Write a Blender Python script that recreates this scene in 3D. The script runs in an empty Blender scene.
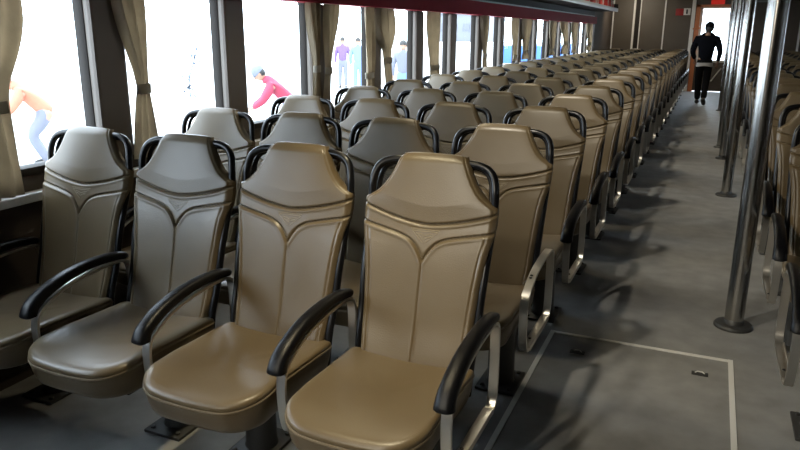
import bpy, bmesh, math, random
from mathutils import Vector, Matrix
random.seed(7)
PI = math.pi
sc = bpy.context.scene
COL = sc.collection

# ------------------------------------------------------------------ camera, world, lights, exposure
cam_d = bpy.data.cameras.new('camera'); cam = bpy.data.objects.new('camera', cam_d); COL.objects.link(cam)
cam_d.sensor_width = 36.0; cam_d.lens = 704/800*36; cam_d.clip_start = .05; cam_d.clip_end = 500
_Y = Vector((317, 192, 704)).normalized()                 # aisle direction in camera axes (right, up, forward)
_Z = -Vector((-15, -2555, 704)).normalized(); _Z = (_Z - _Y*_Z.dot(_Y)).normalized()
_X = _Y.cross(_Z)
if _X.x < 0: _X = -_X
right = Vector((_X.x, _Y.x, _Z.x)); up = Vector((_X.y, _Y.y, _Z.y)); fwd = Vector((_X.z, _Y.z, _Z.z))
m = Matrix.Identity(4)
for i in range(3):
    m[i][0] = right[i]; m[i][1] = up[i]; m[i][2] = -fwd[i]
m.translation = Vector((0, 0, 1.5))
cam.matrix_world = m
sc.camera = cam

W = bpy.data.worlds.new('overcast_sky'); sc.world = W; W.use_nodes = True
bg = W.node_tree.nodes['Background']
bg.inputs[0].default_value = (.74, .865, 1.0, 1); bg.inputs[1].default_value = 11.0
vs = sc.view_settings
vs.view_transform = 'Standard'; vs.look = 'None'; vs.exposure = 0.12; vs.gamma = 1.0; vs.use_curve_mapping = False

def area(name, loc, target, size, size_y, watts, color):
    d = bpy.data.lights.new(name, 'AREA'); d.shape = 'RECTANGLE'; d.size = size; d.size_y = size_y
    d.energy = watts; d.color = color
    o = bpy.data.objects.new(name, d); COL.objects.link(o); o.location = loc
    o.rotation_euler = (Vector(target) - Vector(loc)).to_track_quat('-Z', 'Y').to_euler()
    return o
def bulb(name, loc, r, watts, color):
    d = bpy.data.lights.new(name, 'POINT'); d.shadow_soft_size = r; d.energy = watts; d.color = color
    o = bpy.data.objects.new(name, d); COL.objects.link(o); o.location = loc
    return o
def spot(name, loc, target, half_deg, blend, r, watts, color):
    d = bpy.data.lights.new(name, 'SPOT'); d.spot_size = math.radians(2*half_deg); d.spot_blend = blend; d.shadow_soft_size = r
    d.energy = watts; d.color = color
    o = bpy.data.objects.new(name, d); COL.objects.link(o); o.location = loc
    o.rotation_euler = (Vector(target) - Vector(loc)).to_track_quat('-Z', 'Y').to_euler()
    return o
spot('cabin_spotlight', (-1.6, -2.2, 2.25), (.45, 3.0, 0), 23, 1.0, .05, 260, (1, .92, .76))
for yy, ww in ((.35, 60), (2.2, 84), (4.05, 78), (5.9, 78), (7.75, 78), (9.6, 78), (11.45, 78), (13.3, 78), (15.15, 45)):
    spot('overhead_spot', (-1.15, yy, 2.36), (.2, yy+1.9, 0), 33, .8, .045, ww, (1, .91, .74))  # added steep spots, standing in for one low lamp's aisle shadows
spot('overhead_spot', (-1.08, 1.72, 2.36), (-1.08, 1.85, 0), 25, .7, .06, 95, (1, .86, .56))
for yy, ww in ((3.4, 7), (5.6, 7), (7.9, 7), (10.3, 7), (12.9, 6), (15.5, 6)):
    area('overhead_light', (-1.6, yy, 2.36), (-1.6, yy, 0), .4, .14, ww, (1, .86, .58))
area('overhead_light', (.1, 18.6, 2.36), (.1, 18.6, 0), .3, .3, 8, (1, .90, .78))
area('overhead_light', (-2.0, 19.2, 2.36), (-2.2, 20.5, .8), .4, .2, 14, (1, .88, .70))  # added light, brightens the left of the back bulkhead

# ------------------------------------------------------------------ materials
def mat(name, color, rough=.5, metal=0, bump=0, bscale=200, var=0, vscale=3, spec=.5, coat=0, bdist=.002, detail=2):
    mt = bpy.data.materials.new(name); mt.use_nodes = True
    nt = mt.node_tree; b = nt.nodes['Principled BSDF']
    b.inputs['Base Color'].default_value = (*color, 1); b.inputs['Roughness'].default_value = rough
    b.inputs['Metallic'].default_value = metal; b.inputs['Specular IOR Level'].default_value = spec
    b.inputs['Coat Weight'].default_value = coat
    tc = nt.nodes.new('ShaderNodeTexCoord')
    if var:
        n = nt.nodes.new('ShaderNodeTexNoise'); n.inputs['Scale'].default_value = vscale; n.inputs['Detail'].default_value = 5
        nt.links.new(tc.outputs['Object'], n.inputs['Vector'])
        r = nt.nodes.new('ShaderNodeValToRGB')
        r.color_ramp.elements[0].position = .3; r.color_ramp.elements[1].position = .7
        r.color_ramp.elements[0].color = (*[c*(1-var) for c in color], 1)
        r.color_ramp.elements[1].color = (*[min(1, c*(1+var)) for c in color], 1)
        nt.links.new(n.outputs['Fac'], r.inputs[0]); nt.links.new(r.outputs[0], b.inputs['Base Color'])
    if bump:
        n = nt.nodes.new('ShaderNodeTexNoise'); n.inputs['Scale'].default_value = bscale; n.inputs['Detail'].default_value = detail
        nt.links.new(tc.outputs['Object'], n.inputs['Vector'])
        bp = nt.nodes.new('ShaderNodeBump'); bp.inputs['Strength'].default_value = bump; bp.inputs['Distance'].default_value = bdist
        nt.links.new(n.outputs['Fac'], bp.inputs['Height']); nt.links.new(bp.outputs[0], b.inputs['Normal'])
    return mt
def glass_mat():
    mt = bpy.data.materials.new('window_glass'); mt.use_nodes = True; nt = mt.node_tree
    nt.nodes.remove(nt.nodes['Principled BSDF']); out = nt.nodes['Material Output']
    t = nt.nodes.new('ShaderNodeBsdfTransparent'); t.inputs[0].default_value = (.96, .98, .98, 1)
    g = nt.nodes.new('ShaderNodeBsdfGlossy'); g.inputs['Roughness'].default_value = .02
    mx = nt.nodes.new('ShaderNodeMixShader'); mx.inputs[0].default_value = .05
    nt.links.new(t.outputs[0], mx.inputs[1]); nt.links.new(g.outputs[0], mx.inputs[2]); nt.links.new(mx.outputs[0], out.inputs[0])
    return mt
def emit(name, color, s):
    mt = bpy.data.materials.new(name); mt.use_nodes = True; b = mt.node_tree.nodes['Principled BSDF']
    b.inputs['Base Color'].default_value = (*color, 1); b.inputs['Emission Color'].default_value = (*color, 1); b.inputs['Emission Strength'].default_value = s
    return mt
M = dict(
    leather=mat('tan_leather', (.122, .0885, .0475), .34, bump=.25, bscale=260, var=.06, vscale=6),
    piping=mat('dark_tan_piping', (.17, .13, .08), .5),
    emblem=mat('embossed_leather', (.21, .165, .10), .5),
    black=mat('black_plastic', (.006, .006, .007), .28, spec=.35),
    shell=mat('black_shell', (.016, .016, .017), .45),
    pad=mat('black_leatherette', (.004, .004, .005), .33, spec=.25, bump=.35, bscale=420),
    alu=mat('brushed_aluminium', (.62, .60, .56), .33, 1),
    alu_dull=mat('dull_grey_metal', (.07, .07, .068), .5, .6),
    pole=mat('polished_steel', (.42, .41, .39), .22, 1),
    screw=mat('dark_screw', (.05, .05, .05), .5, .5),
    floor=mat('grey_floor', (.25, .247, .235), .6, bump=.3, bscale=260, var=.16, vscale=7, spec=.35),
    strip=mat('pale_metal_strip', (.72, .71, .67), .5),
    wall=mat('brown_grey_panel', (.085, .068, .055), .7, var=.05, spec=.2),
    post=mat('taupe_post_panel', (.115, .095, .078), .5, var=.05),
    rubber=mat('dark_window_frame', (.022, .018, .015), .55, spec=.2),
    ledge=mat('bright_ledge', (.75, .75, .74), .4),
    glass=glass_mat(),
    curtain=mat('taupe_curtain', (.33, .275, .20), .85, bump=.3, bscale=90, var=.12, vscale=9),
    tie=mat('curtain_tie', (.45, .42, .36), .8),
    valance=mat('crimson_valance', (.26, .008, .02), .7, spec=.2),
    rack=mat('dark_rack_panel', (.018, .017, .016), .6, spec=.2),
    rail=mat('silver_rail', (.28, .28, .275), .35, .8),
    ceil=mat('dark_ceiling', (.05, .048, .045), .6),
    back=mat('dark_brown_bulkhead', (.10, .082, .062), .5, var=.06),
    white=mat('white_trim', (.85, .83, .79), .45),
    copper=mat('orange_brown_door', (.62, .22, .09), .4),
    red=mat('red_sign', (.35, .02, .02), .5),
    jacket_red=mat('red_lifejacket', (.62, .03, .03), .6),
    webbing=mat('pale_webbing', (.6, .55, .5), .7),
    exit=emit('lit_red_sign', (.7, .03, .02), .35),
    quay=mat('pale_concrete', (.55, .54, .52), .9, var=.06, vscale=.6),
    skin=mat('skin', (.28, .16, .105), .55), hair=mat('black_hair', (.012, .011, .010), .6),
    navy=mat('dark_navy_cloth', (.004, .0045, .007), .9, spec=.05), black_cloth=mat('black_cloth', (.005, .005, .006), .9, spec=.1),
    whitecloth=mat('white_cloth', (.7, .7, .7), .8), shoe=mat('black_shoe', (.008, .008, .008), .5),
    pink=mat('pink_cloth', (.24, .020, .045), .8), bluecloth=mat('pale_blue_cloth', (.10, .165, .29), .8),
    purple=mat('purple_cloth', (.10, .055, .17), .8), greycloth=mat('grey_cloth', (.105, .11, .14), .8),
    orange=mat('orange_cloth', (.34, .12, .07), .8), bluepaint=mat('blue_paint', (.02, .085, .28), .5),
    greyhat=mat('grey_hat', (.11, .12, .15), .8), plant=mat('blue_green_leaf', (.05, .07, .10), .6),
    paleblock=mat('pale_render', (.11, .115, .13), .8), darkglass=mat('dark_window', (.07, .075, .09), .3),
)

# ------------------------------------------------------------------ helpers
def link(name, bm, m, parent=None, smooth=True):
    me = bpy.data.meshes.new(name); bm.normal_update(); bm.to_mesh(me); bm.free()
    me.materials.append(M[m] if isinstance(m, str) else m)
    if smooth:
        for p in me.polygons: p.use_smooth = True
        me.set_sharp_from_angle(angle=math.radians(38))
    o = bpy.data.objects.new(name, me); COL.objects.link(o)
    if parent: o.parent = parent
    return o
def tag(o, label=None, cat=None, group=None, kind=None):
    for k, v in (('label', label), ('category', cat), ('group', group), ('kind', kind)):
        if v: o[k] = v
    return o
def empty(name, loc=(0, 0, 0), rz=0):
    o = bpy.data.objects.new(name, None); COL.objects.link(o); o.location = loc; o.rotation_euler = (0, 0, rz)
    o.empty_display_size = .1
    return o
def box(bm, lo, hi, bevel=0):
    r = bmesh.ops.create_cube(bm, size=1)
    c = [(a+b)/2 for a, b in zip(lo, hi)]; s = [abs(b-a) for a, b in zip(lo, hi)]
    for v in r['verts']: v.co = Vector((v.co.x*s[0]+c[0], v.co.y*s[1]+c[1], v.co.z*s[2]+c[2]))
    if bevel:
        es = list({e for v in r['verts'] for e in v.link_edges})
        bmesh.ops.bevel(bm, geom=es, offset=bevel, segments=2, affect='EDGES', profile=.6)
def tube(bm, pts, rad, seg=10, closed=False, caps=True, flat=None):
    """sweep a round (or elliptic: flat=(ra, rb, axis)) section along pts"""
    pts = [Vector(p) for p in pts]; n = len(pts); rings = []
    rads = rad if isinstance(rad, (list, tuple)) else [rad]*n
    ref = Vector((0, 0, 1))
    prevn = None
    for i, p in enumerate(pts):
        a = pts[(i-1) % n] if (closed or i) else p
        b = pts[(i+1) % n] if (closed or i < n-1) else p
        t = (b-a).normalized()
        if prevn is None:
            ax = Vector((1, 0, 0)) if abs(t.x) < .9 else Vector((0, 0, 1))
            nn = (ax - t*ax.dot(t)).normalized()
        else:
            nn = (prevn - t*prevn.dot(t)).normalized()
        prevn = nn; bb = t.cross(nn)
        ring = []
        for k in range(seg):
            an = 2*PI*k/seg
            ring.append(bm.verts.new(p + nn*math.cos(an)*rads[i] + bb*math.sin(an)*rads[i]))
        rings.append(ring)
    for i in range(n if closed else n-1):
        r0, r1 = rings[i], rings[(i+1) % n]
        for k in range(seg):
            bm.faces.new((r0[k], r0[(k+1) % seg], r1[(k+1) % seg], r1[k]))
    if caps and not closed:
        bm.faces.new(rings[0][::-1]); bm.faces.new(rings[-1])
def lathe(bm, prof, seg=28, loc=(0, 0, 0)):
    rings = []
    for r, z in prof:
        rings.append([bm.verts.new((loc[0]+r*math.cos(2*PI*k/seg), loc[1]+r*math.sin(2*PI*k/seg), loc[2]+z)) for k in range(seg)])
    for a, b in zip(rings, rings[1:]):
        for k in range(seg): bm.faces.new((a[k], a[(k+1) % seg], b[(k+1) % seg], b[k]))
    bm.faces.new(rings[0][::-1]); bm.faces.new(rings[-1])
def spline(pts, n=8, closed=False):
    P = [Vector(p) for p in pts]; out = []; N = len(P)
    for i in range(N if closed else N-1):
        p1, p2 = P[i], P[(i+1) % N]
        p0 = P[(i-1) % N] if (closed or i) else p1*2-p2
        p3 = P[(i+2) % N] if (closed or i < N-2) else p2*2-p1
        for k in range(n):
            t = k/n
            out.append(.5*((2*p1)+(p2-p0)*t+(2*p0-5*p1+4*p2-p3)*t*t+(3*p1-p0-3*p2+p3)*t**3))
    if not closed: out.append(P[-1])
    return out
def interp(tab, x):
    if x <= tab[0][0]: return tab[0][1]
    for (a, va), (b, vb) in zip(tab, tab[1:]):
        if x <= b:
            t = (x-a)/(b-a); return va+(vb-va)*t
    return tab[-1][1]
def sinterp(tab, x):
    """smooth (monotone-ish catmull) table lookup"""
    if x <= tab[0][0]: return tab[0][1]
    n = len(tab)
    for i in range(n-1):
        a, va = tab[i]; b, vb = tab[i+1]
        if x <= b:
            t = (x-a)/(b-a)
            m0 = (vb-tab[i-1][1])/(b-tab[i-1][0]) if i else (vb-va)/(b-a)
            m1 = (tab[i+2][1]-va)/(tab[i+2][0]-a) if i < n-2 else (vb-va)/(b-a)
            h = b-a
            return (2*t**3-3*t*t+1)*va+(t**3-2*t*t+t)*h*m0+(-2*t**3+3*t*t)*vb+(t**3-t*t)*h*m1
    return tab[-1][1]
ORD = ['front', 'second', 'third', 'fourth', 'fifth', 'sixth', 'seventh', 'eighth', 'ninth', 'tenth', 'eleventh', 'twelfth', 'thirteenth', 'fourteenth',
       'fifteenth', 'sixteenth', 'seventeenth', 'eighteenth', 'nineteenth', 'twentieth', 'twenty-first', 'twenty-second']

# ------------------------------------------------------------------ the setting
XL, XR, Y0, Y1, ZC = -2.65, 2.75, -2.6, 20.5, 2.40
WB, WT = .935, 1.70                                   # glass bottom / top
PITCH, POST0, POSTW = .97, 2.42, .28
def struct(name, bm, m, parent=None, smooth=False):
    o = link(name, bm, m, parent, smooth)
    if parent is None: o['kind'] = 'structure'
    return o
bm = bmesh.new(); box(bm, (XL-.1, Y0-.1, -.06), (XR+.1, Y1+.1, 0)); struct('floor', bm, 'floor')
bm = bmesh.new(); box(bm, (XL-.1, Y0-.1, ZC), (XR+.1, Y1+.1, ZC+.06)); struct('ceiling', bm, 'ceil')
bm = bmesh.new(); box(bm, (XL-.1, Y0-.1, 0), (XR+.1, Y0, ZC)); struct('wall_front', bm, 'back')
K0, K1 = -3, 15  # windows farther behind the camera left out to cut frontal light
def side_wall(x0, x1, is_open=lambda k: True):
    bm = bmesh.new()
    box(bm, (x0, Y0, 0), (x1, Y1, WB-.03)); box(bm, (x0, Y0, WT+.03), (x1, Y1, ZC))
    ys = [(Y0, POST0+PITCH*K0+POSTW-.04)]
    ys += [(POST0+PITCH*k+.045, POST0+PITCH*k+POSTW-.04) for k in range(K0+1, K1)]
    ys += [(POST0+PITCH*K1+.045, Y1)]
    for a, b in ys: box(bm, (x0, a, WB-.03), (x1, b, WT+.03))
    for k in range(K0+1, K1+1):
        if not is_open(k): box(bm, (x0, POST0+PITCH*(k-1)+POSTW, WB-.03), (x1, POST0+PITCH*k+.09, WT+.03))
    return bm
struct('wall_left', side_wall(XL-.035, XL), 'wall')
struct('wall_right', side_wall(XR, XR+.08, lambda k: k in (6, 12)), 'wall')  # unseen side, most of its windows closed to cut fill light
# back bulkhead with a doorway
DX0, DX1, DZ = -.56, .36, 2.20
bm = bmesh.new()
box(bm, (XL, Y1, 0), (DX0, Y1+.08, ZC)); box(bm, (DX1, Y1, 0), (XR, Y1+.08, ZC)); box(bm, (DX0, Y1, DZ), (DX1, Y1+.08, ZC))
struct('wall_back', bm, 'back')
tn = 0
def trim(lo, hi, m='white', bev=0):
    global tn
    tn += 1
    bm = bmesh.new(); box(bm, lo, hi, bev)
    return struct('trim_%d' % tn, bm, m)
for x, w in ((-2.62, .03), (-2.08, .05), (-1.92, .025), (-1.31, .035), (1.87, .05)):
    trim((x-w/2, Y1-.025, 0), (x+w/2, Y1, ZC))
trim((-2.04, Y1-.012, 0), (-1.94, Y1, ZC), 'rubber')
trim((DX0-.10, Y1-.05, 0), (DX0-.01, Y1, ZC))           # pale door post
trim((.5, Y1-.06, 2.25), (1.2, Y1, 2.29), 'rail')
# window posts, ledge, sill
for k in range(K0, K1+1):
    y = POST0+PITCH*k
    bm = bmesh.new(); box(bm, (XL, y+.05, WB-.04), (XL+.062, y+POSTW-.035, 1.682), .018)
    tn += 1; struct('trim_%d' % tn, bm, 'post')
trim((XL, Y0, .785), (XL+.055, 17.1, .825), 'ledge', .008)
trim((XL, Y0, .06), (XL+.012, Y1, .16), 'rubber')
def rrect(w0, w1, h0, h1, r, n=6):
    pts = []
    for cx, cz, a0 in ((w1-r, h1-r, 0), (w0+r, h1-r, PI/2), (w0+r, h0+r, PI), (w1-r, h0+r, 1.5*PI)):
        for k in range(n+1):
            a = a0+PI/2*k/n; pts.append((cx+r*math.cos(a), cz+r*math.sin(a)))
    return pts
wn = 0
for k in range(K0+1, K1+1):
    wn += 1
    a, b = POST0+PITCH*(k-1)+POSTW-.02, POST0+PITCH*k+.038
    bm = bmesh.new(); rings = []
    for (dx, grow, r) in ((.0, .045, .07), (.02, .04, .07), (.02, .008, .055), (.004, 0, .05), (-.03, 0, .05), (-.03, .045, .07)):
        rings.append([bm.verts.new((XL+dx, y, z)) for y, z in rrect(a-grow, b+grow, WB-grow, WT+grow, r)])
    for r0, r1 in zip(rings, rings[1:]+rings[:1]):
        n = len(r0)
        for i in range(n): bm.faces.new((r0[i], r0[(i+1) % n], r1[(i+1) % n], r1[i]))
    bmesh.ops.recalc_face_normals(bm, faces=bm.faces)
    fr = struct('window_%d' % wn, bm, 'rubber', smooth=True)
    bm = bmesh.new(); vs_ = [bm.verts.new((XL-.02, y, z)) for y, z in rrect(a-.004, b+.004, WB-.004, WT+.004, .05)]
    bm.faces.new(vs_)
    link('window_pane', bm, 'glass', fr, False)
# door in the back bulkhead
bm = bmesh.new()
box(bm, (DX0, Y1-.02, 0), (DX0+.11, Y1+.07, DZ)); box(bm, (DX1-.05, Y1-.02, 0), (DX1, Y1+.07, DZ)); box(bm, (DX0, Y1-.02, DZ-.06), (DX1, Y1+.07, DZ))
door = struct('door_1', bm, 'copper')
bm = bmesh.new()
dl0, dl1 = DX0+.11, DX1-.05
box(bm, (dl0, Y1+.02, .76), (dl1, Y1+.06, .82)); box(bm, (dl0, Y1+.02, .82), (dl0+.07, Y1+.06, DZ-.06)); box(bm, (dl1-.06, Y1+.02, .82), (dl1, Y1+.06, DZ-.06)); box(bm, (dl0, Y1+.02, DZ-.10), (dl1, Y1+.06, DZ-.06))
link('door_leaf', bm, 'white', door, False)
bm = bmesh.new(); box(bm, (dl0, Y1+.02, .02), (dl1, Y1+.06, .76)); link('door_kick_panel', bm, 'back', door, False)
bm = bmesh.new(); box(bm, (dl0+.06, Y1+.035, .81), (dl1-.05, Y1+.04, DZ-.09)); link('door_glass', bm, 'glass', door, False)
bm = bmesh.new(); tube(bm, [(dl0+.02, Y1-.0, 1.62), (dl0+.02, Y1-.05, 1.62), (dl0-.14, Y1-.05, 1.6)], .02); link('door_closer', bm, 'copper', door)
bm = bmesh.new(); tube(bm, [(-.02, Y1-.03, .28), (.0, Y1-.03, .30), (.2, Y1-.03, .62)], .018); link('door_bar', bm, 'alu', door)
# floor hatch strips and recessed lift rings
trim((-.622, .2, 0), (-.600, 3.43, .004), 'strip'); trim((-.600, 3.405, 0), (.220, 3.427, .004), 'strip'); trim((.220, .2, 0), (.242, 3.43, .004), 'strip')
for x, y, w in ((-.45, 3.22, 'beside the seats'), (.10, 3.22, 'near the pole')):
    t = empty('lift_ring', (x, y, 0)); tag(t, 'small recessed metal lift ring in the floor hatch %s' % w, 'floor ring', 'lift rings of the floor hatch')
    bm = bmesh.new(); box(bm, (-.035, -.018, 0), (.035, .018, .004), .002); link('plate', bm, 'alu_dull', t)
    bm = bmesh.new(); tube(bm, [(-.02, .0, .006), (-.01, .012, .007), (.01, .012, .007), (.02, 0, .006)], .003, 6); link('ring', bm, 'strip', t)

# ------------------------------------------------------------------ valance, luggage rack, lifejackets
bm = bmesh.new(); box(bm, (XL, Y0+.05, 1.685), (XL+.115, 17.1, 1.835), .006)
tag(link('valance', bm, 'valance', None), 'long crimson curtain valance running above the windows', 'valance')
t = empty('luggage_rack', (XL, Y0+.05, 1.86)); tag(t, 'dark overhead luggage rack with silver front rail above the crimson valance', 'luggage rack')
bm = bmesh.new()
L = 17.3-Y0-.05
bounds = [0]+[a for a in [1.4*i for i in range(1, 14)] if a < L-.3]+[L]
vs0 = []
for a, b in zip(bounds, bounds[1:]): box(bm, (0, a+.006, .10), (.52, b-.006, .13), .004)
box(bm, (0, 0, .13), (.52, L, .14))
link('shelf_panel', bm, 'rack', t)
bm = bmesh.new(); box(bm, (.0, 0, -.02), (.03, L, .005), .004); link('wall_rail', bm, 'rail', t)
bm = bmesh.new(); box(bm, (0, 0, .005), (.02, L, .10)); link('back_panel', bm, 'rack', t)
bm = bmesh.new(); box(bm, (.50, 0, .085), (.54, L, .165), .012); link('front_rail', bm, 'rail', t)
bm = bmesh.new(); box(bm, (0.03, L-.02, .12), (.53, L, .26), .01); link('end_plate', bm, 'rack', t)
for i, y in enumerate((11.9, 12.9, 13.8, 14.7, 15.5, 16.3, 16.95)):
    j = empty('lifejacket', (XL+.285, y, 2.001), .12*(i % 3-1))
    tag(j, 'red lifejacket on the luggage rack, %s counted from the far end' % ['first', 'second', 'third', 'fourth', 'fifth', 'sixth', 'seventh'][6-i], 'lifejacket', 'red lifejackets on the luggage rack')
    bm = bmesh.new(); box(bm, (-.15, -.25, .002), (.15, .25, .13), .045); box(bm, (-.12, -.2, .12), (.14, .2, .2), .035)
    link('foam_panel', bm, 'jacket_red', j)
    bm = bmesh.new(); box(bm, (.142, -.05, .03), (.156, -.01, .19)); box(bm, (.142, .08, .03), (.156, .11, .19)); link('strap', bm, 'webbing', j)

# ------------------------------------------------------------------ curtains
def curtain(yt, wt, ytie, wtie, yb, wb, ztie, zb, label, folds=4, bulge=0, x0=XL+.090):
    t = empty('curtain', (x0, yt, zb)); tag(t, label, 'curtain', 'tied curtains along the windows')
    bm = bmesh.new(); nu, nv = 60, 48; rows = []
    for j in range(nv+1):
        z = 1.683+(zb-1.683)*j/nv
        if z > ztie:
            u = (1.69-z)/(1.69-ztie); s = u*u*(3-2*u)
            c = yt+(ytie-yt)*s; w = wt+(wtie-wt)*(s**1.15)
            w += bulge*math.sin(PI*min(1, u*1.25))
        else:
            u = (ztie-z)/max(.01, ztie-zb); s = 1-(1-u)**2
            c = ytie+(yb-ytie)*s; w = wtie+(wb-wtie)*s
        amp = min(.015, .006+.009*(wt/max(w, .06)))
        row = []
        for i in range(nu+1):
            q = i/nu-.5
            row.append(bm.verts.new((amp*math.sin(2*PI*folds*q+1.3+.6*math.sin(5*z))+.006*math.sin(17*q+9*z), c+w*q-yt, z-zb)))
        rows.append(row)
    for r0, r1 in zip(rows, rows[1:]):
        for i in range(nu): bm.faces.new((r0[i], r0[i+1], r1[i+1], r1[i]))
    bmesh.ops.solidify(bm, geom=bm.faces[:], thickness=.003)
    link('curtain_cloth', bm, 'curtain', t)
    bm = bmesh.new(); n = 28
    for zz in (-.028, .028): pass
    ring = [(.020*math.cos(2*PI*k/n), ytie-yt+(wtie/2+.008)*math.sin(2*PI*k/n)) for k in range(n)]
    lo = [bm.verts.new((x, y, ztie-.024-zb)) for x, y in ring]; hi = [bm.verts.new((x, y, ztie+.024-zb)) for x, y in ring]
    for k in range(n): bm.faces.new((lo[k], lo[(k+1) % n], hi[(k+1) % n], hi[k]))
    bmesh.ops.solidify(bm, geom=bm.faces[:], thickness=.004)
    link('tie_band', bm, 'tie', t)
C_ = curtain
C_(1.86, .44, 1.86, .22, 1.86, .26, 1.20, .84, 'taupe curtain tied back at the near side of the front window', 4, .06)
C_(2.69, .22, 2.73, .075, 2.72, .17, 1.22, .88, 'taupe curtain tied slim against the broad post after the front window', 3)
C_(4.40, .19, 4.43, .07, 4.41, .10, 1.24, .88, 'taupe curtain half with pale tie, nearer of the split pair', 3)
C_(4.67, .22, 4.60, .065, 4.55, .09, 1.22, .88, 'taupe curtain half, farther of the split pair beside the purple shirt outside', 3)
C_(5.27, .17, 5.28, .14, 5.28, .15, 1.15, .88, 'narrow pale curtain hanging straight at the post beside the blue figure', 2)
C_(5.60, .34, 5.64, .14, 5.67, .13, 1.26, .88, 'brownish curtain bulging out over the post before the tied one', 3, .16)
C_(6.74, .36, 6.78, .26, 6.8, .28, 1.15, .88, 'olive taupe curtain hanging straight between the fourth and fifth posts', 3)
C_(8.45, .34, 8.5, .12, 8.5, .2, 1.22, .88, 'pale curtain pinched at a tie in front of the pale building', 3)
C_(9.88, .34, 9.95, .14, 9.95, .2, 1.16, 1.11, 'taupe curtain with low tie before the crossed curtain pair', 3)
C_(10.40, .24, 10.47, .09, 10.44, .17, 1.22, 1.11, 'taupe curtain of the crossed pair, nearer half', 3)
C_(10.70, .26, 10.62, .10, 10.66, .17, 1.22, 1.11, 'taupe curtain of the crossed pair, farther half', 3)
C_(12.38, .6, 12.38, .26, 12.4, .4, 1.2, 1.11, 'pale curtain fourth from the far end of the windows', 4)
C_(13.3, .8, 13.6, .3, 13.5, .6, 1.3, 1.11, 'pale curtain swept aside, third from the far end', 4)
C_(14.4, .7, 14.5, .3, 14.5, .5, 1.2, 1.11, 'pale curtain second from the far end of the windows', 4)
C_(16.2, .9, 16.4, .4, 16.3, .6, 1.25, 1.11, 'pale curtain at the far end of the window row', 4)

# ------------------------------------------------------------------ seats
ZT = 1.110
YF = [(.38, .088), (.45, .108), (.55, .142), (.65, .168), (.80, .205), (.92, .240), (1.0, .262), (1.06, .278), (1.12, .296)]
WF = [(.40, .184), (.45, .187), (.52, .193), (.62, .198), (.70, .204), (.77, .212), (.82, .220), (.86, .230), (.90, .2335), (.945, .234), (.953, .232),
      (.958, .224), (.966, .210), (.978, .192), (.995, .175), (1.02, .157), (1.05, .141), (1.08, .128), (1.10, .119), (1.11, .112)]
def yfront(z): return sinterp(YF, z)
def halfw(z): return interp(WF, z)
def seam1(x): return .885+.050*(abs(x)/.235)**1.6
def seam2(x):
    a = abs(x)/.235
    return .832+.046*a**1.1-.062*math.exp(-(abs(x)/.030)**1.25)
def groove(d, w): return math.exp(-(d/w)**2)
def front_depth(x, z):
    """distance pushed back (+y) from the flat profile"""
    d = 0
    s1 = z-seam1(x); s2 = z-seam2(x)
    k1 = 1/math.sqrt(1+(.05*1.6/.235*(abs(x)/.235)**.6)**2)
    e = .002; sl2 = (seam2(abs(x)+e)-seam2(abs(x)-e))/(2*e); k2 = 1/math.sqrt(1+sl2*sl2)
    d += .010*groove(s1*k1, .0042)-.0012*groove(s1*k1+.009, .006)
    d += .009*groove(s2*k2, .0042)-.0018*groove(s2*k2+.009, .006)
    if z < .80: d += .0035*groove(x, .004)*min(1, (.80-z)/.03)
    # panel between the seams sits back a little, the lower pads bulge
    if s1 < 0 < s2: d += .0025*min(1, -s1/.015)*min(1, s2/.015)
    if s2 <= 0:
        q = abs(x)/halfw(z)
        d -= .022*max(0, (q-.40))**2*min(1, -s2/.05)                  # side bolsters
        d += .004*groove((abs(x)-halfw(z)+.022), .004)*min(1, -s2/.02)   # edge stitching
    if s1 > 0:
        d -= .007*min(1, s1/.06)*(1-min(1, (abs(x)/halfw(z))**4))
        d += .0035*groove((halfw(z)-abs(x)-.012), .0035)
    return d
def backrest_bm():
    bm = bmesh.new()
    nu = 120
    zs = []
    z = .40
    while z < ZT-.0005:
        zs.append(z); z += .0028 if z > .755 and not .945 < z < .985 else (.0018 if z > .755 else .012)
    zs.append(ZT)
    th = lambda z: .060 if z < .9 else .060-.022*(z-.9)/.21
    front, back = [], []
    for z in zs:
        w = halfw(z); fr = []; bk = []
        topr = max(0, (z-(ZT-.03))/.03)
        for i in range(nu+1):
            s = -1+2*i/nu
            s = math.copysign(1-(1-abs(s))**1.25, s)
            x = w*s
            edge = abs(s)
            rd = .017*max(0, (edge-.90)/.10)**2 + .016*topr**2.2
            y = yfront(z)+front_depth(x, z)+rd
            zz = z - (0 if topr <= 0 else .006*topr*(abs(s)**4))
            fr.append(bm.verts.new((x, y, zz)))
            yb = yfront(z)+th(z)-.012*max(0, (edge-.8)/.2)**2-.014*topr**2.2
            bk.append(bm.verts.new((x*.985, yb, zz)))
        front.append(fr); back.append(bk)
    n = len(zs)
    for j in range(n-1):
        for i in range(nu):
            bm.faces.new((front[j][i], front[j][i+1], front[j+1][i+1], front[j+1][i]))
            bm.faces.new((back[j][i+1], back[j][i], back[j+1][i], back[j+1][i+1]))
        bm.faces.new((back[j][0], front[j][0], front[j+1][0], back[j+1][0]))
        bm.faces.new((front[j][nu], back[j][nu], back[j+1][nu], front[j+1][nu]))
    for i in range(nu):
        bm.faces.new((front[0][i+1], front[0][i], back[0][i], back[0][i+1]))
        bm.faces.new((front[n-1][i], front[n-1][i+1], back[n-1][i+1], back[n-1][i]))
    return bm
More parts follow.
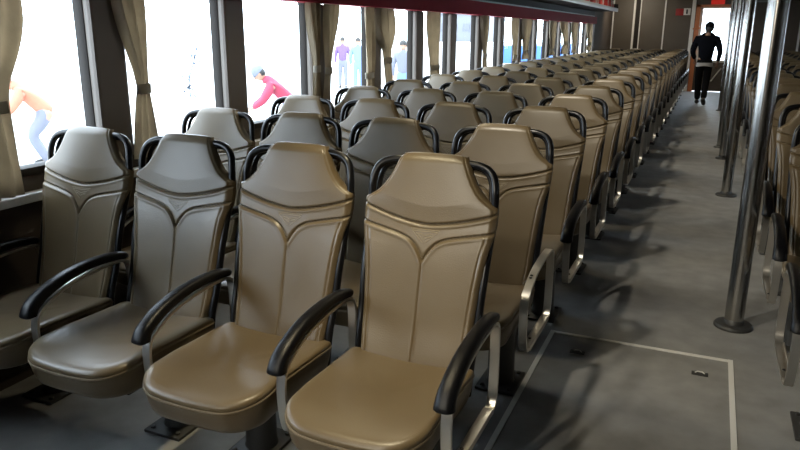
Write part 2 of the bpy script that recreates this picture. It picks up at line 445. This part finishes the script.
def emblem_bm():
    bm = bmesh.new()
    def strip(pts, r=.0017):
        P = []
        for x, z in pts: P.append((x, yfront(z)+front_depth(x, z)+.0004, z))
        tube(bm, P, r, 6)
    lin = lambda a, b, n=6: [(a[0]+(b[0]-a[0])*i/n, a[1]+(b[1]-a[1])*i/n) for i in range(n+1)]
    strip(lin((-.050, .868), (.050, .868)))
    strip(lin((-.046, .862), (.046, .862)))
    strip(lin((-.044, .860), (-.004, .826))); strip(lin((.044, .860), (.004, .826)))
    for q in (0, .010):
        strip(lin((-.030+q*.6, .855-q*.7), (-.010+q*.3, .852-q))+lin((-.010+q*.3, .852-q), (0, .846-q))[1:])
        strip(lin((.030-q*.6, .855-q*.7), (.010-q*.3, .852-q))+lin((.010-q*.3, .852-q), (0, .846-q))[1:])
    return bm
def shell_bm():
    """black moulded back that wraps behind the foam and shows as the dark sides"""
    bm = bmesh.new(); rows = []
    tab = [(.36, .190), (.42, .194), (.5, .197), (.6, .202), (.75, .216), (.86, .226), (.93, .224), (.965, .19), (1.0, .155), (1.05, .12), (1.085, .10)]
    nu = 20; nz = 36
    for j in range(nz+1):
        z = .36+(1.085-.36)*j/nz; w = sinterp(tab, z); r = []
        for i in range(nu+1):
            s = -1+2*i/nu
            y = yfront(z)+.032+.045*(1-abs(s)**5)
            r.append(bm.verts.new((w*s, y, z)))
        rows.append(r)
    for a, b in zip(rows, rows[1:]):
        for i in range(nu): bm.faces.new((a[i], a[i+1], b[i+1], b[i]))
    bmesh.ops.solidify(bm, geom=bm.faces[:], thickness=.008)
    return bm
def frame_bm():
    """black tube: two ear loops at the headrest that run down both sides to the seat"""
    bm = bmesh.new()
    for s in (-1, 1):
        pts = [(.075, .030, 1.078), (.115, .028, 1.082), (.155, .026, 1.079), (.189, .024, 1.066), (.209, .022, 1.040), (.217, .022, 1.00), (.218, .030, .95),
               (.216, .034, .88), (.214, .028, .80), (.211, .020, .70), (.207, .020, .58), (.202, .02, .47), (.198, .03, .36)]
        P = spline([(s*x, yfront(z)+dy, z) for x, dy, z in pts], 6)
        tube(bm, P, .0135, 12)
        P2 = spline([(s*x, yfront(z)+.042, z) for x, z in ((.095, 1.066), (.145, 1.068), (.176, 1.056), (.194, 1.03), (.201, .99), (.204, .93))], 6)
        tube(bm, P2, .009, 8)
    return bm
CO = []
def cushion_outline(n_c=10):
    pts = []
    hw, yf, yb = .2215, -.378, .150
    for cx, cy, a0, r in ((hw-.05, yb-.05, 0, .05), (-hw+.05, yb-.05, PI/2, .05), (-hw+.105, yf+.105, PI, .105), (hw-.105, yf+.105, 1.5*PI, .105)):
        for k in range(n_c+1):
            a = a0+PI/2*k/n_c
            pts.append(Vector((cx+r*math.cos(a), cy+r*math.sin(a))))
    # bow the front and sides slightly, and subdivide the straights
    out = []
    n = len(pts)
    for i in range(n):
        a, b = pts[i], pts[(i+1) % n]
        m_ = max(1, int((b-a).length/.03))
        for k in range(m_): out.append(a+(b-a)*k/m_)
    for p in out:
        if p.y < -.25: p.y -= .022*(1-(p.x/.2215)**2)
    return out
def cush_z(x, y):
    return .460 - .014*max(0, min(1, (y+.20)/.33)) + .012*(abs(x)/.2)**3 - .010*math.exp(-((x/.12)**2+((y+.05)/.14)**2))
def cushion_bm():
    bm = bmesh.new(); O = cushion_outline(); n = len(O); c = Vector((0, -.12))
    rings = []
    def ring(inset, dz=None, z=None):
        r = []
        for p in O:
            d = (p-c); l = d.length; q = c+d*max(.0, (l-inset)/l)
            nose = max(0, min(1, (-.17-q.y)/.2))
            zz = z if z is not None else cush_z(q.x, q.y)+dz*(1+.25*nose)-.008*nose
            r.append(bm.verts.new((q.x, q.y, zz)))
        rings.append(r)
    ring(.06, z=.336); ring(.038, z=.339); ring(.025, z=.347); ring(.016, z=.364); ring(.009, z=.386); ring(.004, z=.409); ring(.0015, dz=-.031)
    ring(.004, dz=-.0255); ring(.001, dz=-.020); ring(.002, dz=-.013); ring(.007, dz=-.0075); ring(.016, dz=-.0035); ring(.032, dz=-.001); ring(.055, dz=0)
    for f in (.1, .13, .16, .19): ring(f, dz=0)
    for a, b in zip(rings, rings[1:]):
        for i in range(n): bm.faces.new((a[i], a[(i+1) % n], b[(i+1) % n], b[i]))
    bm.faces.new(rings[0][::-1])
    cv = bm.verts.new((c.x, c.y, cush_z(c.x, c.y)))
    r = rings[-1]
    for i in range(n): bm.faces.new((r[i], r[(i+1) % n], cv))
    return bm
def piping_bm():
    bm = bmesh.new(); c = Vector((0, -.12))
    tube(bm, [(c.x+(p.x-c.x)*.993, c.y+(p.y-c.y)*.993, cush_z(p.x, p.y)-.0255*(1+.25*max(0, min(1, (-.17-p.y)/.2)))-.008*max(0, min(1, (-.17-p.y)/.2))) for p in cushion_outline()], .0038, 6, closed=True)
    return bm
def arm_bm(s=1):
    """closed flat-bar aluminium loop in the YZ plane"""
    path = spline([(0, -.245, .335), (0, -.262, .42), (0, -.262, .50), (0, -.235, .545), (0, -.14, .588), (0, -.02, .608), (0, .10, .614), (0, .165, .606), (0, .192, .575),
                   (0, .198, .48), (0, .198, .37), (0, .182, .318), (0, .14, .300), (0, 0, .300), (0, -.14, .302), (0, -.215, .308)], 6, True)
    bm = bmesh.new(); n = len(path); rings = []; w, t = .016, .0055
    cc = Vector((0, -.02, .45))
    for i, p in enumerate(path):
        tg = (path[(i+1) % n]-path[i-1]).normalized(); nn = Vector((0, -tg.z, tg.y))
        rings.append([bm.verts.new(p+Vector((a*w, 0, 0))+nn*b*t) for a, b in ((-1, -.6), (-.93, -1), (.93, -1), (1, -.6), (1, .6), (.93, 1), (-.93, 1), (-1, .6))])
    for i in range(n):
        a, b = rings[i], rings[(i+1) % n]
        for k in range(8): bm.faces.new((a[k], a[(k+1) % 8], b[(k+1) % 8], b[k]))
    bmesh.ops.recalc_face_normals(bm, faces=bm.faces)
    return bm
def bracket_bm():
    bm = bmesh.new()
    box(bm, (-.0165, -.19, .306), (.0165, .15, .313), .002); box(bm, (.0135, -.19, .296), (.0175, .15, .318), .001)
    return bm
def screw_bm(y=-.11, z=.313):
    bm = bmesh.new(); lathe(bm, [(.006, 0), (.006, .003), (.003, .004)], 10, (-.004, y, z)); return bm
def pad_bm():
    path = spline([(0, -.285, .528), (0, -.283, .545), (0, -.262, .572), (0, -.20, .604), (0, -.11, .629), (0, .0, .641), (0, .10, .639), (0, .165, .628), (0, .195, .615)], 7)
    n = len(path); bm = bmesh.new(); rings = []
    for i, p in enumerate(path):
        u = i/(n-1)
        tg = (path[min(n-1, i+1)]-path[max(0, i-1)]).normalized(); nn = Vector((0, -tg.z, tg.y))
        e = min(1, math.sqrt(max(0, u/.07))) if u < .07 else (math.sqrt(max(0, (1-u)/.12)) if u > .88 else 1)
        e = max(e, .12)
        w = (.031-.013*u)*e; h = (.025-.011*u)*e
        r = []
        for k in range(18):
            a = 2*PI*k/18; ca, sa = math.cos(a), math.sin(a)
            r.append(bm.verts.new(p+Vector((w*math.copysign(abs(ca)**.75, ca), 0, 0))+nn*h*math.copysign(abs(sa)**.75, sa)))
        rings.append(r)
    for a, b in zip(rings, rings[1:]):
        for k in range(18): bm.faces.new((a[k], a[(k+1) % 18], b[(k+1) % 18], b[k]))
    bm.faces.new(rings[0][::-1]); bm.faces.new(rings[-1])
    bmesh.ops.recalc_face_normals(bm, faces=bm.faces)
    return bm
def pedestal_bm():
    bm = bmesh.new(); lathe(bm, [(.062, .012), (.058, .03), (.056, .30), (.075, .31), (.075, .332)], 24); return bm
def pan_bm():
    bm = bmesh.new(); box(bm, (-.17, -.28, .322), (.17, .13, .337), .004); return bm
def base_bm():
    bm = bmesh.new(); box(bm, (-.085, -.11, 0), (.085, .11, .014), .005)
    for x in (-.06, .06):
        for y in (-.085, .085): lathe(bm, [(.01, .013), (.01, .022), (.005, .024)], 8, (x, y, 0))
    return bm

def new_armrest(parent, dx, padded=True):
    a = link('armrest', arm_bm(), 'alu', parent); a.location = (dx, 0, 0)
    link('bracket', bracket_bm(), 'alu', a); link('screw', screw_bm(), 'screw', a)
    if padded: link('arm_pad', pad_bm(), 'pad', a)
    else:
        for y, z in ((-.16, .586), (-.145, .591)): link('screw', screw_bm(y, z), 'screw', a)
        a['label'] = 'bare aluminium loop without its black pad'
    return a
def make_seat():
    t = empty('passenger_seat')
    b = link('backrest', backrest_bm(), 'leather', t); link('emblem', emblem_bm(), 'emblem', b)
    link('back_shell', shell_bm(), 'shell', t); link('back_frame', frame_bm(), 'black', t)
    c = link('seat_cushion', cushion_bm(), 'leather', t); link('piping', piping_bm(), 'piping', c)
    link('seat_pan', pan_bm(), 'shell', t)
    p = link('pedestal', pedestal_bm(), 'alu_dull', t); link('base_plate', base_bm(), 'alu_dull', p)
    new_armrest(t, .25)
    return t
def copy_tree(o, parent=None):
    c = o.copy(); COL.objects.link(c)
    if parent: c.parent = parent
    for ch in list(o.children): copy_tree(ch, c)
    return c
proto = make_seat(); arm_proto = [c for c in proto.children if c.name.startswith('armrest')][0]
used = [False]
def put_seat(x, y, arm_dx, ped_dx, label, group, extra_arm=None, bare=False):
    if not used[0]: o = proto; used[0] = True
    else: o = copy_tree(proto_src)
    o.location = (x, y-.30, 0)
    tag(o, label, 'seat', group)
    arm = [c for c in o.children if c.name.split('.')[0] == 'armrest'][0]
    arm.location = (arm_dx, 0, 0)
    for c in o.children:
        if c.name.split('.')[0] == 'pedestal': c.location = (ped_dx, .07, 0)
    if bare:
        for ch in list(arm.children): bpy.data.objects.remove(ch)
        bpy.data.objects.remove(arm); new_armrest(o, arm_dx, False)
    if extra_arm is not None:
        a = copy_tree(arm, o); a.location = (extra_arm, 0, 0)
    return o
proto_src = proto
ROW, FIRST, NROW = .850, 2.16, 21
COLS = [(-2.338, .250, -.10, 'window column'), (-1.835, .252, .06, 'second column from the windows'), (-1.333, .262, -.06, 'third column from the windows'), (-.812, .262, .10, 'aisle column')]
for r in range(NROW):
    for ci in (1, 2, 3, 0):
        x, adx, pdx, cn = COLS[ci]
        y = FIRST+ROW*r
        bare = (r == 1 and ci == 3)
        lab = 'tan leather ferry seat, windows block, %s, %s row' % (cn, ORD[r])
        if bare: lab = 'tan leather ferry seat, windows block, aisle column, second row, bare aisle armrest'
        put_seat(x, y, adx, pdx, lab, 'tan ferry seats between the windows and the aisle', extra_arm=(-.242 if ci == 0 else None), bare=bare)
RCOLS = [(.63, -.265, -.10, 'aisle column', 0), (1.12, -.245, .08, 'second column from the aisle', 7), (1.62, -.25, -.06, 'third column from the aisle', 12)]
for ci, (x, adx, pdx, cn, r0) in enumerate(RCOLS):
    for r in range(r0, 20):
        put_seat(x, 3.12+ROW*r, adx, pdx, 'tan leather ferry seat behind the poles, %s, %s row' % (cn, ORD[r]), 'tan ferry seats behind the steel poles')

# ------------------------------------------------------------------ grab poles
for i, (x, y, r, lab) in enumerate(((.25, 3.88, .047, 'polished steel pole nearest the camera, standing behind the floor hatch'), (.25, 7.28, .046, 'second polished steel pole along the aisle'),
                                    (.225, 9.5, .036, 'third steel pole along the aisle, slimmer with dark foot'), (.20, 10.45, .036, 'fourth steel pole along the aisle'), (.22, 15.6, .036, 'farthest steel pole along the aisle, near the man'))):
    t = empty('grab_pole', (x, y, 0)); tag(t, lab, 'pole', 'steel poles along the aisle')
    bm = bmesh.new(); lathe(bm, [(r, .02), (r, 2.38)], 32); link('pole_tube', bm, 'pole', t)
    bm = bmesh.new(); lathe(bm, [(r*2.05, 0), (r*2.05, .010), (r*1.9, .018), (r*1.15, .022), (r*1.08, .04), (r*1.0, .045)], 36); link('floor_flange', bm, 'alu_dull' if i != 2 else 'shell', t)
    bm = bmesh.new(); lathe(bm, [(r*1.0, 2.36), (r*1.8, 2.382), (r*2.0, 2.39), (r*2.0, 2.4)], 36); link('ceiling_flange', bm, 'alu_dull', t)

# ------------------------------------------------------------------ signs at the far end
t = empty('safety_sign', (-.95, Y1-.012, 2.02)); tag(t, 'dark red safety sign on the dark bulkhead beside the white sign', 'sign')
bm = bmesh.new(); box(bm, (-.10, 0, -.085), (.10, .012, .085), .004); link('sign_plate', bm, 'red', t)
t = empty('notice_sign', (-.775, Y1-.012, 2.03)); tag(t, 'small white notice with dark figure on the bulkhead beside the door', 'sign')
bm = bmesh.new(); box(bm, (-.085, 0, -.085), (.085, .012, .085), .004); link('sign_plate', bm, 'white', t)
bm = bmesh.new(); lathe(bm, [(.001, -.004), (.022, -.004), (.022, .004), (.001, .004)], 16)
for v in bm.verts: v.co = Vector((v.co.x, v.co.z-.004, v.co.y+.035))
box(bm, (-.02, -.008, -.055), (.02, 0, .015), .003); link('figure_mark', bm, 'black', t)
t = empty('exit_light', (-.06, Y1-.05, 2.27)); tag(t, 'lit red light box above the far door', 'sign')
bm = bmesh.new(); box(bm, (-.16, 0, -.065), (.16, .05, .065), .008); link('light_box', bm, 'exit', t)

# ------------------------------------------------------------------ people
def skin_mesh(name, verts, edges, m, parent=None, sub=2, roots=(0,)):
    me = bpy.data.meshes.new(name); me.from_pydata([v[:3] for v in verts], edges, []); me.update()
    o = bpy.data.objects.new(name, me); COL.objects.link(o)
    md = o.modifiers.new('skin', 'SKIN'); md.use_smooth_shade = True
    lay = me.skin_vertices[0] if me.skin_vertices else None
    for i, v in enumerate(verts):
        rx = v[3]; ry = v[4] if len(v) > 4 else rx
        lay.data[i].radius = (rx, ry); lay.data[i].use_root = i in roots
    s = o.modifiers.new('sub', 'SUBSURF'); s.levels = s.render_levels = sub
    dg = bpy.context.evaluated_depsgraph_get(); ev = o.evaluated_get(dg)
    nm = bpy.data.meshes.new_from_object(ev); nm.name = name
    for p in nm.polygons: p.use_smooth = True
    nm.materials.clear(); nm.materials.append(M[m]); o.modifiers.clear(); o.data = nm
    bpy.data.meshes.remove(me)
    if parent: o.parent = parent
    return o
def ellipsoid(bm, c, r, rot=None, seg=20, rings=14):
    g = bmesh.ops.create_uvsphere(bm, u_segments=seg, v_segments=rings, radius=1)
    for v in g['verts']:
        p = Vector((v.co.x*r[0], v.co.y*r[1], v.co.z*r[2]))
        if rot: p = rot @ p
        v.co = p+Vector(c)
def person(J, label, top, trousers, headwear, loc, rz, shoes='shoe', hem=None):
    """J: joint positions in a frame where the person faces +y; figure is ONE continuous skinned body, clothes are children"""
    V = {k: Vector(v) for k, v in J.items()}
    def hand(w, e):   # palm and five fingers continuing the forearm
        d = (w-e).normalized(); side = d.cross(Vector((0, 1, .2))).normalized(); out = []
        palm = w+d*.075
        out.append((palm, .021))
        tips = []
        for q, l in ((-.026, .058), (-.009, .07), (.009, .067), (.025, .052)):
            b = palm+side*q+d*.012; t1 = b+d*l*.55+Vector((0, .006, 0)); t2 = b+d*l+Vector((0, .022, 0)); tips.append((b, t1, t2))
        th = (w+d*.03+side*-.022, w+d*.055+side*-.045+Vector((0, .012, 0)), w+d*.085+side*-.05+Vector((0, .02, 0)))
        return palm, tips, th
    verts, edges = [], []
    def add(p, rx, ry=None):
        verts.append((p.x, p.y, p.z, rx, ry or rx)); return len(verts)-1
    pel = add(V['pelvis'], .12, .10); sp = add((V['pelvis']+V['chest'])/2, .115, .09); ch = add(V['chest'], .135, .10); nk = add(V['neck'], .052)
    edges += [(pel, sp), (sp, ch), (ch, nk)]
    hd0 = add(V['neck']*.55+V['head']*.45, .055); edges.append((nk, hd0))
    for s in ('l', 'r'):
        sh = add(V['sh_'+s], .055); el = add(V['el_'+s], .039); fa = add((V['el_'+s]*.55+V['wr_'+s]*.45), .037); wr = add(V['wr_'+s], .026)
        edges += [(ch, sh), (sh, el), (el, fa), (fa, wr)]
        palm, tips, th = hand(V['wr_'+s], V['el_'+s])
        pm = add(palm, .024, .014); edges.append((wr, pm))
        hp = add(V['hip_'+s], .088); kn = add(V['kn_'+s], .058); cf = add(V['kn_'+s]*.68+V['an_'+s]*.32, .055); an = add(V['an_'+s], .036); toe = add(V['toe_'+s], .034)
        edges += [(pel, hp), (hp, kn), (kn, cf), (cf, an), (an, toe)]
    body = skin_mesh('person', verts, edges, 'skin', sub=1)
    # head, ears, nose, fingers joined into the same mesh
    bm = bmesh.new(); bm.from_mesh(body.data)
    h = V['head']; f = (Vector(J.get('face', (0, 1, 0)))).normalized(); upv = (h-V['neck']).normalized(); f = (f-upv*f.dot(upv)).normalized(); rt = f.cross(upv)
    R_ = Matrix((rt, f, upv)).transposed()
    ellipsoid(bm, h, (.076, .095, .118), R_); ellipsoid(bm, h+f*.03-upv*.055, (.056, .062, .06), R_)
    ellipsoid(bm, h+f*.098-upv*.012, (.013, .018, .026), R_, 10, 8)
    for q in (-1, 1):
        ellipsoid(bm, h+rt*q*.078-upv*.01, (.012, .022, .033), R_, 10, 8)
        ellipsoid(bm, h+rt*q*.031+f*.082+upv*.012, (.014, .010, .009), R_, 10, 8)
    ellipsoid(bm, h+f*.088-upv*.058, (.024, .010, .007), R_, 10, 8)
    for s in ('l', 'r'):
        palm, tips, th = hand(V['wr_'+s], V['el_'+s])
        for tp in tips+[th]: tube(bm, [tp[0]-(tp[1]-tp[0])*.4]+list(tp), [.0095, .009, .0085, .006], 8)
    bm.to_mesh(body.data); bm.free()
    for p in body.data.polygons: p.use_smooth = True
    body.location = loc; body.rotation_euler = (0, 0, rz)
    tag(body, label, 'person')
    # top
    verts, edges = [], []
    wst = add(V['pelvis']-(V['chest']-V['pelvis'])*.24, .165, .135); sp = add(V['pelvis']*.55+V['chest']*.45, .155, .12); ch = add(V['chest'], .17, .13); cl = add(V['neck']+(V['head']-V['neck'])*.42, .078)
    edges += [(wst, sp), (sp, ch), (ch, cl)]
    for s in ('l', 'r'):
        sh = add(V['sh_'+s], .088); mid = add(V['sh_'+s]*.5+V['el_'+s]*.5, .076); el = add(V['el_'+s], .060); wr = add(V['wr_'+s]+(V['el_'+s]-V['wr_'+s])*.1, .046)
        edges += [(ch, sh), (sh, mid), (mid, el), (el, wr)]
    skin_mesh('jacket', verts, edges, top, body)
    verts, edges = [], []
    pel = add(V['pelvis']+Vector((0, 0, .13)), .14, .11); lo = add(V['pelvis']-Vector((0, 0, .05)), .14, .12); edges.append((pel, lo))
    for s in ('l', 'r'):
        hp = add(V['hip_'+s]*.75+V['kn_'+s]*.25, .098); kn = add(V['kn_'+s], .078); an = add(V['an_'+s], .064)
        edges += [(lo, hp), (hp, kn), (kn, an)]
    skin_mesh('trousers', verts, edges, trousers, body)
    for s in ('l', 'r'):
        bm = bmesh.new(); a, tt = V['an_'+s], V['toe_'+s]; d = (tt-a).normalized()
        tube(bm, spline([a-d*.055-Vector((0, 0, .035)), a-Vector((0, 0, .03)), a*.4+tt*.6-Vector((0, 0, .012)), tt+d*.03], 4), [.03, .036, .042, .044, .046, .047, .047, .046, .046, .045, .043, .038, .026], 12)
        link('shoe', bm, shoes, body)
    if hem:
        bm = bmesh.new(); c = V['pelvis']+Vector((0, 0, .0))
        n = 24; lo = []; hi = []
        for k in range(n):
            a = 2*PI*k/n
            lo.append(bm.verts.new(c+Vector((.172*math.cos(a), .142*math.sin(a), -.135+.01*math.sin(3*a))))); hi.append(bm.verts.new(c+Vector((.165*math.cos(a), .135*math.sin(a), -.06))))
        for k in range(n): bm.faces.new((lo[k], lo[(k+1) % n], hi[(k+1) % n], hi[k]))
        bmesh.ops.solidify(bm, geom=bm.faces[:], thickness=.004)
        link('shirt_hem', bm, hem, body)
    bm = bmesh.new()
    ellipsoid(bm, h+upv*.030-f*.012, (.097, .112, .112), R_)
    geom = [v for v in bm.verts if (v.co-h).dot(upv) < -.01+.0*((v.co-h).dot(f))]
    bmesh.ops.delete(bm, geom=geom, context='VERTS')
    if headwear in ('hair',):
        link('hair', bm, 'hair', body)
    else:
        r = [(v.co-h).dot(f) for v in bm.verts]
        ellipsoid(bm, h+upv*.035+f*.105, (.075, .07, .010), R_, 16, 8)
        link('cap', bm, headwear, body)
        bm = bmesh.new(); ellipsoid(bm, h+upv*.0-f*.02, (.081, .088, .10), R_)
        bmesh.ops.delete(bm, geom=[v for v in bm.verts if (v.co-h).dot(f) > .01 or (v.co-h).dot(upv) < -.10], context='VERTS')
        link('hair', bm, 'hair', body)
    return body
STAND = dict(pelvis=(0, 0, .95), chest=(0, .0, 1.28), neck=(0, .0, 1.46), head=(0, .02, 1.60), sh_l=(-.19, 0, 1.38), el_l=(-.25, -.03, 1.10), wr_l=(-.24, .06, .86), sh_r=(.19, 0, 1.38), el_r=(.25, -.03, 1.10), wr_r=(.24, .06, .86),
             hip_l=(-.09, 0, .90), kn_l=(-.10, .02, .50), an_l=(-.10, 0, .085), toe_l=(-.12, .15, .045), hip_r=(.09, 0, .90), kn_r=(.10, .02, .50), an_r=(.10, 0, .085), toe_r=(.12, .15, .045))
# the man walking away down the aisle: seen from behind, faces +y
walk = dict(STAND, sh_l=(-.20, .0, 1.37), el_l=(-.27, -.02, 1.12), wr_l=(-.20, .10, .94), sh_r=(.20, 0, 1.37), el_r=(.28, -.06, 1.12), wr_r=(.25, .05, .90), head=(.015, .02, 1.595),
            hip_l=(-.09, .0, .90), kn_l=(-.085, .10, .50), an_l=(-.07, .16, .085), toe_l=(-.08, .30, .045), hip_r=(.08, 0, .90), kn_r=(.07, .03, .50), an_r=(.055, -.26, .15), toe_r=(.07, -.15, .045))
person(walk, 'man in dark jacket, black trousers and black cap walking away down the aisle', 'navy', 'black_cloth', 'black_cloth', (-.17, 16.7, 0), 0, hem='whitecloth')
# people out on the quay (ground at GZ)
GZ = -.44
bend = dict(STAND, pelvis=(0, -.22, .80), chest=(0, .02, 1.06), neck=(0, .17, 1.17), head=(0, .28, 1.27), face=(0, .9, -.35), sh_l=(-.18, .08, 1.08), el_l=(-.20, .24, .84), wr_l=(-.14, .42, .72), sh_r=(.18, .08, 1.08), el_r=(.20, .24, .84), wr_r=(.14, .42, .72),
            hip_l=(-.09, -.22, .76), kn_l=(-.12, .02, .46), an_l=(-.10, -.16, .085), toe_l=(-.12, -.01, .045), hip_r=(.09, -.22, .76), kn_r=(.12, .02, .46), an_r=(.10, -.16, .085), toe_r=(.12, -.01, .045))
person(bend, 'person in a pink top and grey hat bending forward on the quay outside', 'pink', 'bluecloth', 'greyhat', (-6.45, 9.85, GZ), 2.17)
person(STAND, 'person in a purple shirt and grey trousers standing on the quay', 'purple', 'greycloth', 'hair', (-11.75, 22.1, GZ), .5)
person(STAND, 'person in pale blue clothes standing on the quay beside a curtain', 'bluecloth', 'bluecloth', 'hair', (-10.7, 21.2, GZ), .46)
person(STAND, 'person in grey blue clothes standing on the quay beyond the bulging curtain', 'greycloth', 'bluecloth', 'hair', (-6.95, 16.2, GZ), .41)
person(bend, 'person in an orange top and grey trousers bending beyond the front window', 'orange', 'greycloth', 'hair', (-8.9, 7.2, GZ), 2.46)

# ------------------------------------------------------------------ outside
bm = bmesh.new(); box(bm, (-60, -30, GZ-.2), (XL-.6, 140, GZ)); o = struct('quay_ground', bm, 'quay')
bm = bmesh.new(); box(bm, (-1.5, Y1+.1, -.1), (3, Y1+3, -.02)); struct('deck_floor', bm, 'quay')
t = empty('shipping_container', (-11.2, 50, GZ)); tag(t, 'blue shipping container standing on the quay, seen through a far window', 'container')
bm = bmesh.new(); box(bm, (-1.2, -5, 0), (1.2, 6.5, 1.1), .03)
link('container_body', bm, 'bluepaint', t)
bm = bmesh.new()
for k in range(21): box(bm, (1.2, -4.8+k*.53, .05), (1.24, -4.6+k*.53, 1.05))
link('corrugation', bm, 'bluepaint', t)
t = empty('harbour_building', (-46, 140, GZ)); tag(t, 'pale grey building far across the quay', 'building')
bm = bmesh.new(); box(bm, (-5, -6, 0), (6, 6, 5.2)); link('wall', bm, 'paleblock', t, False)
bm = bmesh.new(); box(bm, (-5.3, -6.3, 5.2), (6.3, 6.3, 5.7)); link('roof', bm, 'paleblock', t, False)
for k in range(4):
    bm = bmesh.new(); box(bm, (-4+2.5*k, -6.1, 2), (-2.7+2.5*k, -6, 3.4)); link('window', bm, 'darkglass', t, False)
t = empty('slender_plant', (-10.3, 12.3, GZ)); tag(t, 'slender plant with bare stem and leaf tuft on the quay', 'plant')
bm = bmesh.new(); tube(bm, spline([(0, 0, 0), (.03, .02, .5), (.0, .05, .9), (.08, .2, 1.4)], 5), .014, 8); link('stem', bm, 'plant', t)
bm = bmesh.new()
for (cx, cy, cz, sp, n) in ((.08, .22, 1.45, .2, 40), (0, .03, .75, .2, 70)):
    for k in range(n):
        a = random.uniform(0, 2*PI); l = random.uniform(.08, .2); q = random.uniform(-.6, .9)
        b = Vector((cx+random.uniform(-sp, sp)*.5, cy+random.uniform(-sp, sp)*.5, cz+random.uniform(-sp, sp)))
        d = Vector((math.cos(a), math.sin(a), q)).normalized()*l; s = d.cross(Vector((0, 0, 1))).normalized()*.03
        bm.faces.new([bm.verts.new(p) for p in (b, b+d*.5+s, b+d, b+d*.5-s)])
link('leaves', bm, 'plant', t)
